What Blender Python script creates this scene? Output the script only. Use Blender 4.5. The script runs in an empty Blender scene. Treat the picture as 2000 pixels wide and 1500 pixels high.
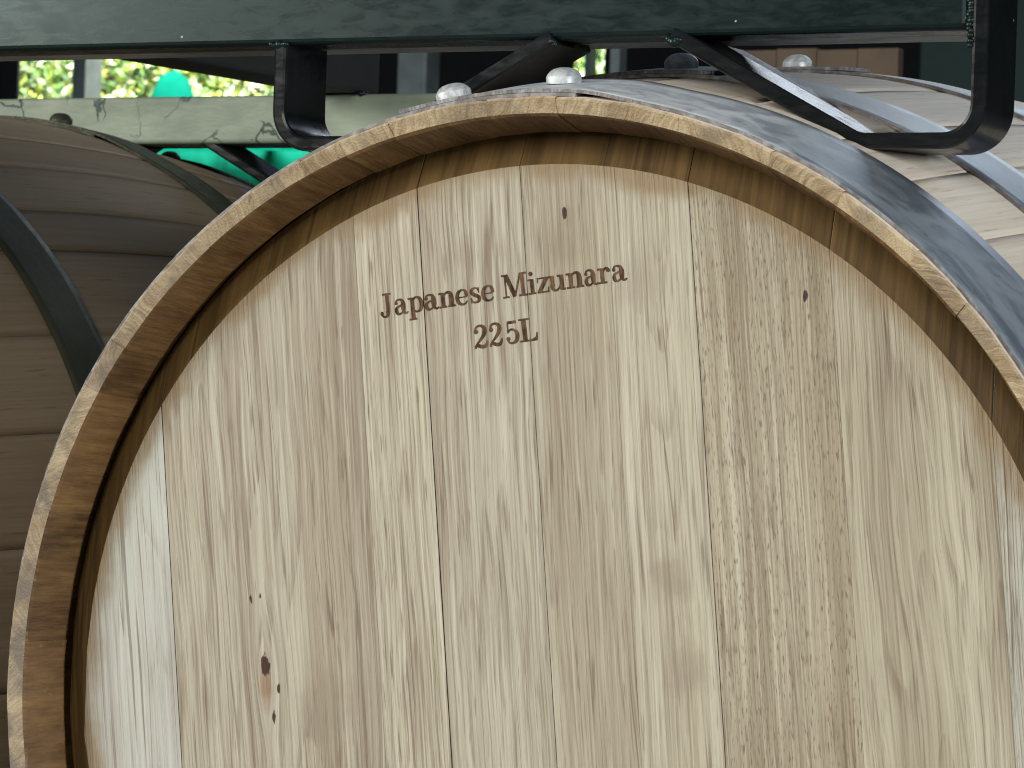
import bpy, bmesh, math, random
from mathutils import Vector, Matrix
R = math.radians
random.seed(7)
scene = bpy.context.scene
COL = scene.collection

# ------------------------------------------------------------------ camera
cam_d = bpy.data.cameras.new('camera'); cam = bpy.data.objects.new('camera', cam_d); COL.objects.link(cam)
CAM = Vector((0.66146, -1.25477, 0.16824)); YAW, PITCH, ROLL = -0.48988, -0.00749, 0.03263
fw = Vector((math.sin(YAW)*math.cos(PITCH), math.cos(YAW)*math.cos(PITCH), math.sin(PITCH)))
rt0 = Vector((math.cos(YAW), -math.sin(YAW), 0)); up0 = rt0.cross(fw)
rt = rt0*math.cos(ROLL) + up0*math.sin(ROLL); up = up0*math.cos(ROLL) - rt0*math.sin(ROLL)
M = Matrix((rt, up, -fw)).transposed().to_4x4(); M.translation = CAM
cam.matrix_world = M
cam_d.sensor_width = 36; cam_d.lens = 36*6055.07/2000
cam_d.clip_start = 0.05; cam_d.clip_end = 200
cam_d.dof.use_dof = True; cam_d.dof.focus_distance = 1.50; cam_d.dof.aperture_fstop = 50
scene.camera = cam

# ------------------------------------------------------------------ light
world = bpy.data.worlds.new('World'); scene.world = world; world.use_nodes = True
bg = world.node_tree.nodes['Background']; bg.inputs[0].default_value = (0.58, 0.77, 1.0, 1); bg.inputs[1].default_value = 0.11
def area(name, loc, target, sx, sy, power, col):
    l = bpy.data.lights.new(name, 'AREA'); l.shape = 'RECTANGLE'; l.size = sx; l.size_y = sy; l.energy = power; l.color = col
    o = bpy.data.objects.new(name, l); COL.objects.link(o); o.location = loc
    o.rotation_euler = (Vector(target)-Vector(loc)).to_track_quat('-Z', 'Y').to_euler(); return o
area('daylight_from_open_front_left', (-4.0, -3.25, 1.75), (0, 0.05, 0.1), 2.1, 2.4, 270, (1.0, 0.975, 0.92))
area('daylight_from_open_front', (0.9, -4.8, 2.2), (0, 0.1, 0.1), 2.6, 2.0, 126, (1.0, 0.975, 0.93))
area('daylight_from_open_right', (4.3, -1.2, 0.75), (0.1, 0.2, 0.22), 1.8, 0.9, 150, (0.95, 0.98, 1.0))
area('daylight_from_open_back', (-0.9, 6.0, 2.9), (0.2, 0.4, 0.3), 1.7, 1.4, 36, (0.80, 0.89, 1.0))
area('outdoor_daylight', (-9.5, 15.6, 7.0), (-11.0, 19.0, 1.8), 7.0, 2.0, 5000, (1.0, 0.98, 0.92))
scene.view_settings.view_transform = 'Standard'; scene.view_settings.look = 'None'
scene.view_settings.exposure = 0.0; scene.view_settings.gamma = 1.0
scene.view_settings.use_curve_mapping = False
scene.render.engine = 'CYCLES'
scene.cycles.filter_width = 1.1; scene.cycles.max_bounces = 5; scene.cycles.diffuse_bounces = 3; scene.cycles.glossy_bounces = 3; scene.cycles.transmission_bounces = 0; scene.cycles.volume_bounces = 0

# ------------------------------------------------------------------ node helpers
class NT:
    def __init__(s, name):
        s.m = bpy.data.materials.new(name); s.m.use_nodes = True; s.t = s.m.node_tree
        s.b = s.t.nodes['Principled BSDF']; s.out = s.t.nodes['Material Output']
    def n(s, typ, **kw):
        n = s.t.nodes.new(typ)
        for k, v in kw.items(): setattr(n, k, v)
        return n
    def put(s, sock, v):
        if isinstance(v, bpy.types.NodeSocket): s.t.links.new(v, sock)
        elif isinstance(v, (tuple, list)) and len(v) == 3 and sock.type == 'RGBA': sock.default_value = (*v, 1)
        else: sock.default_value = v
    def math(s, op, a, b=0.0, c=None, clamp=False):
        n = s.n('ShaderNodeMath', operation=op, use_clamp=clamp); s.put(n.inputs[0], a); s.put(n.inputs[1], b)
        if c is not None: s.put(n.inputs[2], c)
        return n.outputs[0]
    def add(s, a, b): return s.math('ADD', a, b)
    def mul(s, a, b): return s.math('MULTIPLY', a, b)
    def obj(s): return s.n('ShaderNodeTexCoord').outputs['Object']
    def sep(s, v):
        n = s.n('ShaderNodeSeparateXYZ'); s.put(n.inputs[0], v); return n.outputs
    def comb(s, x, y, z):
        n = s.n('ShaderNodeCombineXYZ'); s.put(n.inputs[0], x); s.put(n.inputs[1], y); s.put(n.inputs[2], z); return n.outputs[0]
    def noise(s, vec, scale=1.0, detail=3.0, rough=0.55, dist=0.0):
        n = s.n('ShaderNodeTexNoise'); s.put(n.inputs['Vector'], vec); n.inputs['Scale'].default_value = scale
        n.inputs['Detail'].default_value = detail; n.inputs['Roughness'].default_value = rough; n.inputs['Distortion'].default_value = dist
        return n.outputs[0]
    def rng(s, v, a, b, c=0.0, d=1.0, smooth=True):
        n = s.n('ShaderNodeMapRange'); n.interpolation_type = 'SMOOTHSTEP' if smooth else 'LINEAR'
        s.put(n.inputs[0], v); s.put(n.inputs[1], a); s.put(n.inputs[2], b); s.put(n.inputs[3], c); s.put(n.inputs[4], d); return n.outputs[0]
    def mix(s, f, a, b, mode='MIX'):
        n = s.n('ShaderNodeMix', data_type='RGBA', blend_type=mode); s.put(n.inputs[0], f); s.put(n.inputs[6], a); s.put(n.inputs[7], b); return n.outputs[2]
    def bump(s, h, strength=0.3, dist=0.001, normal=None):
        n = s.n('ShaderNodeBump'); n.inputs['Strength'].default_value = strength; n.inputs['Distance'].default_value = dist
        s.put(n.inputs['Height'], h)
        if normal is not None: s.put(n.inputs['Normal'], normal)
        return n.outputs[0]
    def rand(s): return s.n('ShaderNodeObjectInfo').outputs['Random']
    def fin(s, col, rough=0.6, metal=0.0, normal=None, spec=0.5, coat=0.0):
        s.put(s.b.inputs['Base Color'], col); s.put(s.b.inputs['Roughness'], rough); s.put(s.b.inputs['Metallic'], metal)
        s.put(s.b.inputs['Specular IOR Level'], spec)
        if coat: s.b.inputs['Coat Weight'].default_value = coat; s.b.inputs['Coat Roughness'].default_value = 0.15
        if normal is not None: s.put(s.b.inputs['Normal'], normal)
        return s.m

HEAD_Y, HEAD_R, HEAD_RO, HEAD_YO = 0.0267, 0.2604, 0.2785, 0.0385
PHI = 0.1072

def oak_plank(seed, tone=0.0, grey=0.0, wav=1.0, fib=1.0, pore=1.0, rough_pore=0.0, band=1.0, ring=1.0, ring_n=24.0, knots=(), blots=()):
    """weathered planed oak for one head board; local x across, z along the grain"""
    s = NT('oak_head_board'); o = s.obj(); X = s.sep(o); u, v = X[0], X[2]
    so = seed*3.71
    w = s.add(s.mul(s.add(s.noise(s.comb(s.mul(u, 6.0), so, s.mul(v, 1.5)), 1, 1), -0.5), 0.022*wav), s.mul(s.add(s.noise(s.comb(s.mul(u, 26.0), so+5, s.mul(v, 7.0)), 1, 2), -0.5), 0.0055*wav))
    for (ku, kv, kr) in knots:                       # the grain flows round a knot
        if kr < 0.003: continue
        d = s.math('SQRT', s.add(s.math('POWER', s.add(u, -ku), 2.0), s.math('POWER', s.mul(s.add(v, -kv), 0.40), 2.0)))
        w = s.add(w, s.mul(s.rng(d, 0.0, kr*5, 1, 0), s.math('MULTIPLY', s.math('SIGN', s.add(u, -ku)), -kr*1.2)))
    u2 = s.add(u, w)
    bands = s.noise(s.comb(s.mul(u2, 48.0), so, s.mul(v, 0.55)), 1, 2, 0.6)
    bnar = s.noise(s.comb(s.mul(u2, 215.0), so+1.3, s.mul(v, 1.6)), 1, 2, 0.5)
    f1 = s.noise(s.comb(s.mul(u2, 520.0), so+2, s.mul(v, 5.0)), 1, 2, 0.6)
    f2 = s.noise(s.comb(s.mul(u2, 1000.0), so+3, s.mul(v, 13.0)), 1, 2, 0.6)
    p = s.noise(s.comb(s.mul(u2, 850.0+500.0*rough_pore), so+4, s.mul(v, 48.0+130.0*rough_pore)), 1, 1, 0.5)
    pm = s.rng(p, 0.60-0.05*rough_pore, 0.72-0.02*rough_pore, 0, 1)
    early = s.rng(bnar, 0.40-0.08*rough_pore, 0.60-0.08*rough_pore, 0.15, 1.0)
    pores = s.math('MULTIPLY', s.mul(pm, early), 0.74*pore, clamp=True)
    blot = s.noise(s.comb(s.mul(u, 15.0), so+6, s.mul(v, 7.0)), 1, 3, 0.6)
    t = s.add(s.mul(s.add(bands, -0.5), 1.7*band), s.mul(s.add(bnar, -0.5), 0.62*fib))
    t = s.add(t, s.mul(s.add(f1, -0.5), 0.85*fib)); t = s.add(t, s.mul(s.add(f2, -0.5), 1.75*fib))
    t = s.add(t, s.mul(s.add(blot, -0.5), 0.75)); t = s.math('ADD', t, 0.5+tone, clamp=True)
    light = (0.512-0.03*grey, 0.467+0.020*grey, 0.350+0.070*grey); dark = (0.262, 0.217, 0.146+0.04*grey)
    col = s.mix(t, dark, light)
    wm = s.rng(s.noise(s.comb(s.mul(u2, 24.0), so+30, s.mul(v, 1.9)), 1, 2), 0.48, 0.68, 0, 0.34*(1-grey)); col = s.mix(wm, col, (0.310, 0.248, 0.160))   # warmer heartwood
    # growth-ring lines: contours of a stretched field, broken up along their length
    fld = s.noise(s.comb(s.mul(u2, 21.0), so+14, s.mul(v, 1.3)), 1, 1, 0.5)
    fr_ = s.math('FRACT', s.mul(fld, ring_n)); ln = s.mul(s.rng(fr_, 0.58, 0.96, 0, 1), s.rng(fr_, 0.96, 1.0, 1, 0))
    col = s.mix(s.mul(s.mul(ln, s.rng(p, 0.38, 0.60, 0.1, 1.0)), 0.50*ring), col, (0.185, 0.138, 0.088))
    hair = s.math('ABSOLUTE', s.add(s.noise(s.comb(s.mul(u2, 205.0), so+17, s.mul(v, 3.6)), 1, 1, 0.5), -0.5))
    hm = s.mul(s.rng(hair, 0.005, 0.024, 1, 0), s.rng(s.noise(s.comb(s.mul(u2, 120.0), so+18, s.mul(v, 12.0)), 1, 1), 0.44, 0.60, 0, 1))
    col = s.mix(s.mul(hm, 0.66), col, (0.150, 0.106, 0.068))
    col = s.mix(s.rng(f1, 0.60, 0.72, 0, 0.40*fib), col, (0.61, 0.56, 0.45))                  # pale rays
    col = s.mix(pores, col, (0.125, 0.085, 0.05))
    for (bu, bv, br, bs) in blots:                   # grey handling smudges
        d = s.math('SQRT', s.add(s.math('POWER', s.add(u, -bu), 2.0), s.math('POWER', s.mul(s.add(v, -bv), 0.9), 2.0)))
        d = s.add(d, s.mul(s.add(s.noise(o, 90, 3), -0.5), br*1.1))
        col = s.mix(s.rng(d, br*0.2, br, bs, 0), col, (0.22, 0.175, 0.12))
    for (ku, kv, kr) in knots:
        wv = s.noise(s.comb(s.mul(u, 330.0), so, s.mul(v, 170.0)), 1, 2)
        du = s.add(u, -ku); dv = s.add(v, -kv)
        d = s.math('SQRT', s.add(s.math('POWER', du, 2.0), s.math('POWER', s.mul(dv, 0.62 if kr > 0.003 else 0.34), 2.0)))
        d1 = s.add(d, s.mul(s.add(wv, -0.5), kr*2.2))
        if kr > 0.003:                               # rust halo that has run downward
            dh = s.math('SQRT', s.add(s.math('POWER', s.mul(s.add(du, 0.1*kr), 1.5), 2.0), s.math('POWER', s.mul(s.add(dv, kr*2.2), 0.42), 2.0)))
            dh = s.add(dh, s.mul(s.add(s.noise(o, 60, 2), -0.5), kr*1.2))
            col = s.mix(s.rng(dh, kr*0.5, kr*2.1, 0.75, 0), col, (0.24, 0.135, 0.066))
        col = s.mix(s.rng(d1, kr*0.70, kr*1.05, 0.97, 0), col, (0.042, 0.015, 0.008))
    # sealing wax wiped over the outer margin, deepened with painted rim shade
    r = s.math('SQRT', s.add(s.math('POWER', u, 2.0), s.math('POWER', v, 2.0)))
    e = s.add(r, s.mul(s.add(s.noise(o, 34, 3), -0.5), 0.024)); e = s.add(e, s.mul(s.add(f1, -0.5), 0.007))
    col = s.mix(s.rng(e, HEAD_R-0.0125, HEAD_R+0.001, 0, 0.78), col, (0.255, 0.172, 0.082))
    return s.fin(col, 0.6, 0, s.bump(s.add(f1, s.mul(f2, 1.2)), 0.75, 0.0011), 0.3)

def oak_bevel():
    s = NT('oak_waxed_bevel'); o = s.obj(); X = s.sep(o); u, v = X[0], X[2]
    so = s.mul(s.rand(), 40)
    f1 = s.noise(s.comb(s.mul(u, 300.0), so, s.mul(v, 12.0)), 1, 4); f2 = s.noise(s.comb(s.mul(u, 60.0), so, s.mul(v, 9.0)), 1, 3)
    t = s.math('ADD', s.mul(s.add(f1, -0.5), 1.5), s.add(s.mul(s.add(f2, -0.5), 1.6), 0.5), clamp=True)
    col = s.mix(t, (0.058, 0.032, 0.009), (0.165, 0.098, 0.031))
    li = s.rng(s.noise(s.comb(s.mul(u, 260.0), so, s.mul(v, 3.0)), 1, 1), 0.63, 0.70, 0, 0.6)
    col = s.mix(li, col, (0.05, 0.028, 0.012))
    return s.fin(col, 0.5, 0, s.bump(f1, 0.4, 0.001), 0.4)

def stave_mats():
    ms = []
    # outside: long grain
    s = NT('oak_stave_outside'); X = s.sep(s.obj()); rd = s.rand()
    ang = s.math('ARCTAN2', X[0], X[2]); a = s.mul(ang, 0.31); so = s.mul(rd, 53)
    b = s.noise(s.comb(s.mul(a, 45.0), so, s.mul(X[1], 1.3)), 1, 3); f = s.noise(s.comb(s.mul(a, 420.0), so, s.mul(X[1], 9.0)), 1, 4)
    p = s.rng(s.noise(s.comb(s.mul(a, 520.0), so, s.mul(X[1], 30.0)), 1, 2), 0.62, 0.72, 0, 0.45)
    t = s.math('ADD', s.add(s.mul(s.add(b, -0.5), 1.1), s.mul(s.add(f, -0.5), 1.0)), s.add(s.mul(rd, 0.4), 0.30), clamp=True)
    col = s.mix(p, s.mix(t, (0.41, 0.345, 0.27), (0.69, 0.625, 0.53)), (0.22, 0.155, 0.10))
    ms.append(s.fin(col, 0.58, 0, s.bump(f, 0.25, 0.0008), 0.3))
    # end grain
    s = NT('oak_end_grain'); X = s.sep(s.obj()); rd = s.rand()
    ang = s.math('ARCTAN2', X[0], X[2]); rr = s.math('SQRT', s.add(s.math('POWER', X[0], 2.0), s.math('POWER', X[2], 2.0)))
    a = s.mul(ang, 0.285); sk = s.mul(s.add(rd, -0.5), 3.0)
    a2 = s.add(a, s.mul(s.add(rr, -0.285), sk)); so = s.mul(rd, 91)
    wv = s.mul(s.add(s.noise(s.comb(s.mul(a, 60.0), so, s.mul(rr, 60.0)), 1, 2), -0.5), 0.012); a2 = s.add(a2, wv)
    rings = s.noise(s.comb(s.mul(a2, 400.0), so, s.mul(rr, 26.0)), 1, 3); ring2 = s.noise(s.comb(s.mul(a2, 900.0), so, s.mul(rr, 160.0)), 1, 2)
    blot = s.noise(s.obj(), 38, 4, 0.62); gr = s.noise(s.obj(), 900, 2)
    t = s.math('ADD', s.add(s.mul(s.add(rings, -0.5), 1.5), s.mul(s.add(ring2, -0.5), 1.0)), s.add(s.mul(s.add(blot, -0.5), 2.0), s.add(s.mul(rd, 0.34), 0.42)), clamp=True)
    col = s.mix(t, (0.225, 0.150, 0.078), (0.55, 0.435, 0.265))
    dirt_grey = s.rng(s.noise(s.obj(), 26, 5, 0.65), 0.47, 0.66, 0, 0.72); dirt_grey = s.math('MULTIPLY', dirt_grey, s.rng(ang, -0.35, -0.95, 0.9, 1.25), clamp=True); dirt_grey = s.math('ADD', dirt_grey, s.rng(ang, -0.30, -0.85, 0.0, 0.26), clamp=True); col = s.mix(dirt_grey, col, (0.190, 0.152, 0.110))  # patchy dirt, plus a greyer tone towards the left side
    fl = s.rng(s.noise(s.obj(), 420, 2), 0.64, 0.78, 0, 0.30); col = s.mix(fl, col, (0.62, 0.52, 0.38))
    ms.append(s.fin(col, 0.6, 0, s.bump(s.add(s.add(rings, s.mul(ring2, 0.6)), s.add(s.mul(gr, 0.8), s.mul(blot, 2.0))), 0.5, 0.0012), 0.4))
    # inside of the chime: waxed brown
    s = NT('oak_waxed_chime'); X = s.sep(s.obj()); rd = s.rand()
    ang = s.math('ARCTAN2', X[0], X[2]); a = s.mul(ang, 0.28); so = s.mul(rd, 71)
    f = s.noise(s.comb(s.mul(a, 330.0), so, s.mul(X[1], 45.0)), 1, 4); g = s.noise(s.comb(s.mul(a, 45.0), so, s.mul(X[1], 20.0)), 1, 4, 0.65)
    t = s.math('ADD', s.add(s.mul(s.add(f, -0.5), 1.2), s.mul(s.add(g, -0.5), 1.7)), s.add(s.mul(rd, 0.34), 0.28), clamp=True)
    col = s.mix(t, (0.060, 0.029, 0.009), (0.190, 0.104, 0.037))
    ht = s.rng(s.noise(s.comb(s.mul(a, 240.0), so, s.mul(X[1], 330.0)), 1, 2), 0.66, 0.76, 0, 0.16); col = s.mix(ht, col, (0.40, 0.26, 0.13))
    ms.append(s.fin(col, 0.45, 0, s.bump(s.add(f, s.mul(g, 1.5)), 0.55, 0.0014), 0.45))
    # inside of the barrel
    s = NT('oak_charred_inside'); ms.append(s.fin((0.02, 0.013, 0.008), 0.8))
    return ms

def hoop_mat():
    s = NT('galvanised_hoop_steel'); o = s.obj(); X = s.sep(o)
    ang = s.math('ARCTAN2', X[0], X[2]); a = s.mul(ang, 0.3)
    c = s.comb(s.mul(a, 18.0), 0.0, s.mul(X[1], 34.0)); cl = s.noise(c, 1, 5, 0.6, 1.6)
    cl2 = s.noise(s.comb(s.mul(a, 60.0), 3.0, s.mul(X[1], 90.0)), 1, 4, 0.6, 0.8); gr = s.noise(o, 1400, 2)
    t = s.rng(s.add(s.mul(cl, 0.7), s.mul(cl2, 0.3)), 0.38, 0.62)
    top = s.mul(s.rng(ang, -0.35, -0.15, 0, 1), s.rng(ang, 0.18, 0.62, 1, 0))     # paler, less metallic on the crown
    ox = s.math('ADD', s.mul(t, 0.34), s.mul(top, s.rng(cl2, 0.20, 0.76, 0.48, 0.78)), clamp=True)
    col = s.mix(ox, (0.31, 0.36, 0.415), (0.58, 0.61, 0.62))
    rust = s.rng(s.noise(o, 130, 4, 0.6), 0.66, 0.76, 0, 0.5); col = s.mix(rust, col, (0.16, 0.12, 0.10))
    return s.fin(col, s.rng(ox, 0, 1, 0.44, 0.62), s.rng(ox, 0, 1, 0.88, 0.20), s.bump(s.add(s.mul(cl2, 0.6), s.mul(gr, 0.30)), 0.14, 0.0010), 0.5)
def hoop_edge_mat():
    s = NT('sheared_hoop_edge'); o = s.obj(); n = s.noise(o, 190, 4, 0.6); n2 = s.noise(o, 45, 3)
    col = s.mix(s.rng(n, 0.38, 0.66), (0.12, 0.11, 0.105), (0.25, 0.245, 0.24)); col = s.mix(s.rng(n2, 0.5, 0.7, 0, 0.6), col, (0.17, 0.13, 0.105))
    return s.fin(col, 0.55, 0.35, s.bump(n, 0.35, 0.0010))
def rivet_mat():
    s = NT('galvanised_rivet'); o = s.obj(); n = s.noise(o, 300, 3)
    return s.fin(s.mix(s.rng(n, 0.35, 0.65), (0.34, 0.36, 0.36), (0.54, 0.56, 0.56)), s.rng(n, .3, .7, 0.40, 0.52), 0.3, s.bump(n, 0.25, 0.0008))

def paint(name, base, light, rough=0.36, wave=1.0, speck=0.0, coat=0.0, crack=0.0, tint=(1, 1, 1)):
    s = NT(name); o = s.obj()
    v = s.sep(o); st = s.comb(s.mul(v[0], 0.30), v[1], v[2])
    a = s.noise(st, 26, 3, 0.55, 0.4); b = s.noise(st, 190, 3, 0.6, 0.6); c = s.noise(o, 13, 3)
    col = s.mix(s.rng(s.add(s.mul(c, 0.6), s.mul(a, 0.4)), 0.35, 0.66), base, light)
    h = s.add(s.mul(a, 1.3*wave), s.mul(b, 0.35*wave))
    if speck:
        vo = s.n('ShaderNodeTexVoronoi'); s.put(vo.inputs['Vector'], o); vo.inputs['Scale'].default_value = 62
        gate = s.rng(s.noise(o, 23, 1), 0.47, 0.54)
        m = s.mul(s.rng(s.add(vo.outputs['Distance'], s.mul(s.noise(o, 500, 1), 0.07)), 0.055, 0.085, 1, 0), gate)
        col = s.mix(s.mul(m, speck), col, (0.45, 0.48, 0.46)); h = s.add(h, s.mul(m, 1.2))
    if crack:
        w = s.n('ShaderNodeVectorMath', operation='ADD'); s.put(w.inputs[0], o)
        nn = s.n('ShaderNodeTexNoise'); nn.inputs['Scale'].default_value = 42; nn.inputs['Detail'].default_value = 4; s.put(nn.inputs['Vector'], o)
        sc = s.n('ShaderNodeVectorMath', operation='SCALE'); s.t.links.new(nn.outputs['Color'], sc.inputs[0]); sc.inputs['Scale'].default_value = 0.035; s.t.links.new(sc.outputs[0], w.inputs[1])
        vo = s.n('ShaderNodeTexVoronoi', feature='DISTANCE_TO_EDGE'); s.t.links.new(w.outputs[0], vo.inputs['Vector']); vo.inputs['Scale'].default_value = 26
        gate = s.rng(s.noise(o, 15, 2), 0.44, 0.52)
        m = s.mul(s.rng(vo.outputs['Distance'], 0.012, 0.034, 1, 0), gate)
        col = s.mix(s.mul(m, crack), col, (0.025, 0.045, 0.045)); h = s.add(h, s.mul(m, -1.6))
    s.b.inputs['Specular Tint'].default_value = (*tint, 1)
    return s.fin(col, s.rng(b, 0.3, 0.7, rough-0.05, rough+0.08), 0, s.bump(h, 0.085*max(wave, 0.4), 0.0014), 0.27, coat)
def plain(name, col, rough=0.6, metal=0.0, nscale=30, var=0.25, bump=0.2, spec=0.5):
    s = NT(name); o = s.obj(); n = s.noise(o, nscale, 4, 0.6)
    d = tuple(max(0, c*(1-var)) for c in col); l = tuple(min(1, c*(1+var)) for c in col)
    return s.fin(s.mix(s.rng(n, 0.3, 0.7), d, l), rough, metal, s.bump(n, bump, 0.002), spec)
def burnt_mat():
    s = NT('laser_burnt_wood'); o = s.obj(); X = s.sep(o)
    n = s.noise(s.comb(s.mul(X[0], 420.0), 0.0, s.mul(X[2], 60.0)), 1, 3); m = s.noise(o, 260, 2)
    t = s.math('ADD', s.mul(s.add(n, -0.5), 2.2), s.add(s.mul(s.add(m, -0.5), 1.4), 0.40), clamp=True)
    return s.fin(s.mix(t, (0.022, 0.010, 0.005), (0.165, 0.092, 0.050)), 0.75, 0, s.bump(n, 0.5, 0.001), 0.2)

# ------------------------------------------------------------------ object helpers
def link(name, me, parent=None, mats=(), smooth=False):
    o = bpy.data.objects.new(name, me); COL.objects.link(o)
    for m in mats: me.materials.append(m)
    if smooth:
        for p in me.polygons: p.use_smooth = True
    if parent is not None: o.parent = parent
    return o
def mesh(name, vs, fs, mi=None):
    me = bpy.data.meshes.new(name); me.from_pydata(vs, [], fs); me.update()
    if mi is not None:
        for p, i in zip(me.polygons, mi): p.material_index = i
    return me
def fix(me):
    bm = bmesh.new(); bm.from_mesh(me); bmesh.ops.recalc_face_normals(bm, faces=bm.faces); bm.to_mesh(me); bm.free(); return me
def empty(name, loc=(0, 0, 0), label=None, cat=None, group=None):
    o = bpy.data.objects.new(name, None); COL.objects.link(o); o.location = loc; o.empty_display_size = 0.1
    tag(o, label, cat, group); return o
def tag(o, label=None, cat=None, group=None, kind=None):
    if label: o['label'] = label
    if cat: o['category'] = cat
    if group: o['group'] = group
    if kind: o['kind'] = kind
def boxmesh(name, x0, x1, y0, y1, z0, z1, bev=0.0, seg=2):
    bm = bmesh.new(); bmesh.ops.create_cube(bm, size=1)
    for v in bm.verts: v.co = Vector((x0+(v.co.x+.5)*(x1-x0), y0+(v.co.y+.5)*(y1-y0), z0+(v.co.z+.5)*(z1-z0)))
    if bev: bmesh.ops.bevel(bm, geom=list(bm.edges), offset=bev, segments=seg, affect='EDGES', profile=0.5)
    me = bpy.data.meshes.new(name); bm.to_mesh(me); bm.free(); return me
def copy_tree(o, parent=None):
    c = o.copy(); COL.objects.link(c); c.parent = parent
    for ch in list(o.children): copy_tree(ch, c)
    return c

# ------------------------------------------------------------------ setting
FLOOR = -0.3375
fl = link('floor', boxmesh('floor', -16, 9, -8, 13.6, FLOOR-0.1, FLOOR), None, [plain('grey_concrete', (0.16, 0.155, 0.145), 0.7, 0, 4)]); tag(fl, kind='structure')
gd = link('ground', boxmesh('ground', -30, 12, 13.62, 40, FLOOR-0.2, FLOOR-0.12), None, [plain('dry_grass_ground', (0.16, 0.20, 0.06), 0.9, 0, 3)]); tag(gd, kind='structure')

# ------------------------------------------------------------------ barrel
RB, HL, RH = 0.335, 0.47, 0.288
def prof(y): return RB-(RB-RH)*((y-HL)/HL)**2
MS = stave_mats()
barrel = empty('oak_barrel', (0, 0, 0))
tag(barrel, 'large pale oak barrel in front with words engraved on its round head', 'barrel', 'barrels')

# staves: measured joints along the visible rim, the rest spaced like them
known = [-85.99, -83.24+2.0-6.3, -72.28, -58.82, -53.47, -39.29, -25.98, -21.37, -15.77, -5.17, 1.93, 14.5, 24.0, 31.64, 40.2, 46.54, 58.0]
known = sorted(set(round(k, 2) for k in known))
bnd = list(known); a = bnd[-1]; rs = random.Random(11)
while a < 360+bnd[0]-9:
    a += rs.uniform(7.5, 15.5)
    if a < 360+bnd[0]-6: bnd.append(a)
bnd.append(360+bnd[0])
def stave(a0, a1, k):
    rj = random.Random(100+k); n = max(6, int((a1-a0)/0.9))
    dr_in = rj.uniform(-0.0004, 0.0004); dy = rj.uniform(-0.00025, 0.00025); dr_o = rj.uniform(-0.0003, 0.0003)
    L = 0.94; gap = 0.00004/0.3
    ys = [0.004+(L/2-0.004)*(i/22) for i in range(23)]; full = ys+[L-y for y in ys[-2::-1]]
    rows = []; nm = []          # each profile point: (r, y, material of the strip that follows)
    def chime(flip):
        P = [(0.2893-0.0010, 0.0003, 1), (0.28117+0.0009, 0.0036, 1), (0.28095, 0.0046, 2), (0.2780, 0.0180, 2), (0.2757, 0.0283, 2), (0.2757, 0.0293, 2), (0.2800, 0.0310, 2), (0.2800, 0.0430, 3), (0.2710, 0.0450, 3)]
        return P
    P = chime(False)
    prof_pts = [(prof(y), y, 0) for y in full]
    out = [(0.2893, 0.0011, 0)]+prof_pts[1:-1]+[(0.2893, L-0.0011, 1)]
    front = P; back = [(r, L-y, m) for (r, y, m) in P]
    inner = [(prof(y)-0.026, y, 3) for y in [0.05+0.84*i/8 for i in range(9)]]
    # closed loop: outside front->back, back chime, inside back->front, front chime reversed
    loop = out + [(r, y, m) for (r, y, m) in back] + inner[::-1]
    fr = front[::-1]; mm = [3, 2, 2, 2, 2, 2, 2, 1, 1]
    loop += [(p[0], p[1], mm[i]) for i, p in enumerate(fr)]
    NP = len(loop); vs = []; fs = []; mi = []
    jit = [[rj.uniform(-1, 1) for _ in range(n+1)] for _ in range(4)]
    for q in (0, 1, 2, 3):
        jit[q] = [sum(jit[q][max(0, i-1):i+2])/len(jit[q][max(0, i-1):i+2]) for i in range(n+1)]
    for i in range(n+1):
        t = i/n; ang = R(a0)+gap/2+(R(a1)-R(a0)-gap)*t
        edge = 1.0 if (i == 0 or i == n) else 0.0
        for (r, y, m) in loop:
            rr = r; yy = y
            if y < 0.03 and r < 0.2815 and r > 0.2750: rr += dr_in+jit[0][i]*0.00045
            if y < 0.006: yy += dy+jit[1][i]*0.0004
            if y < 0.002 and r > 0.286: rr += jit[2][i]*0.0005
            if 0.002 < y < 0.93 and r > 0.287 and r >= prof(y)-0.001: rr += dr_o-edge*0.0006
            vs.append((rr*math.sin(ang), yy, rr*math.cos(ang)))
    for i in range(n):
        for j in range(NP):
            j2 = (j+1) % NP
            fs.append((i*NP+j, i*NP+j2, (i+1)*NP+j2, (i+1)*NP+j)); mi.append(loop[j][2])
    fs.append(tuple(range(NP-1, -1, -1))); mi.append(2); fs.append(tuple(n*NP+j for j in range(NP))); mi.append(2)
    me = fix(mesh('stave', vs, fs, mi))
    return link('stave', me, barrel, MS, smooth=False)
for k in range(len(bnd)-1):
    o = stave(bnd[k], bnd[k+1], k)
    for p in o.data.polygons: p.use_smooth = (p.material_index in (0,)) and len(p.vertices) == 4

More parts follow.
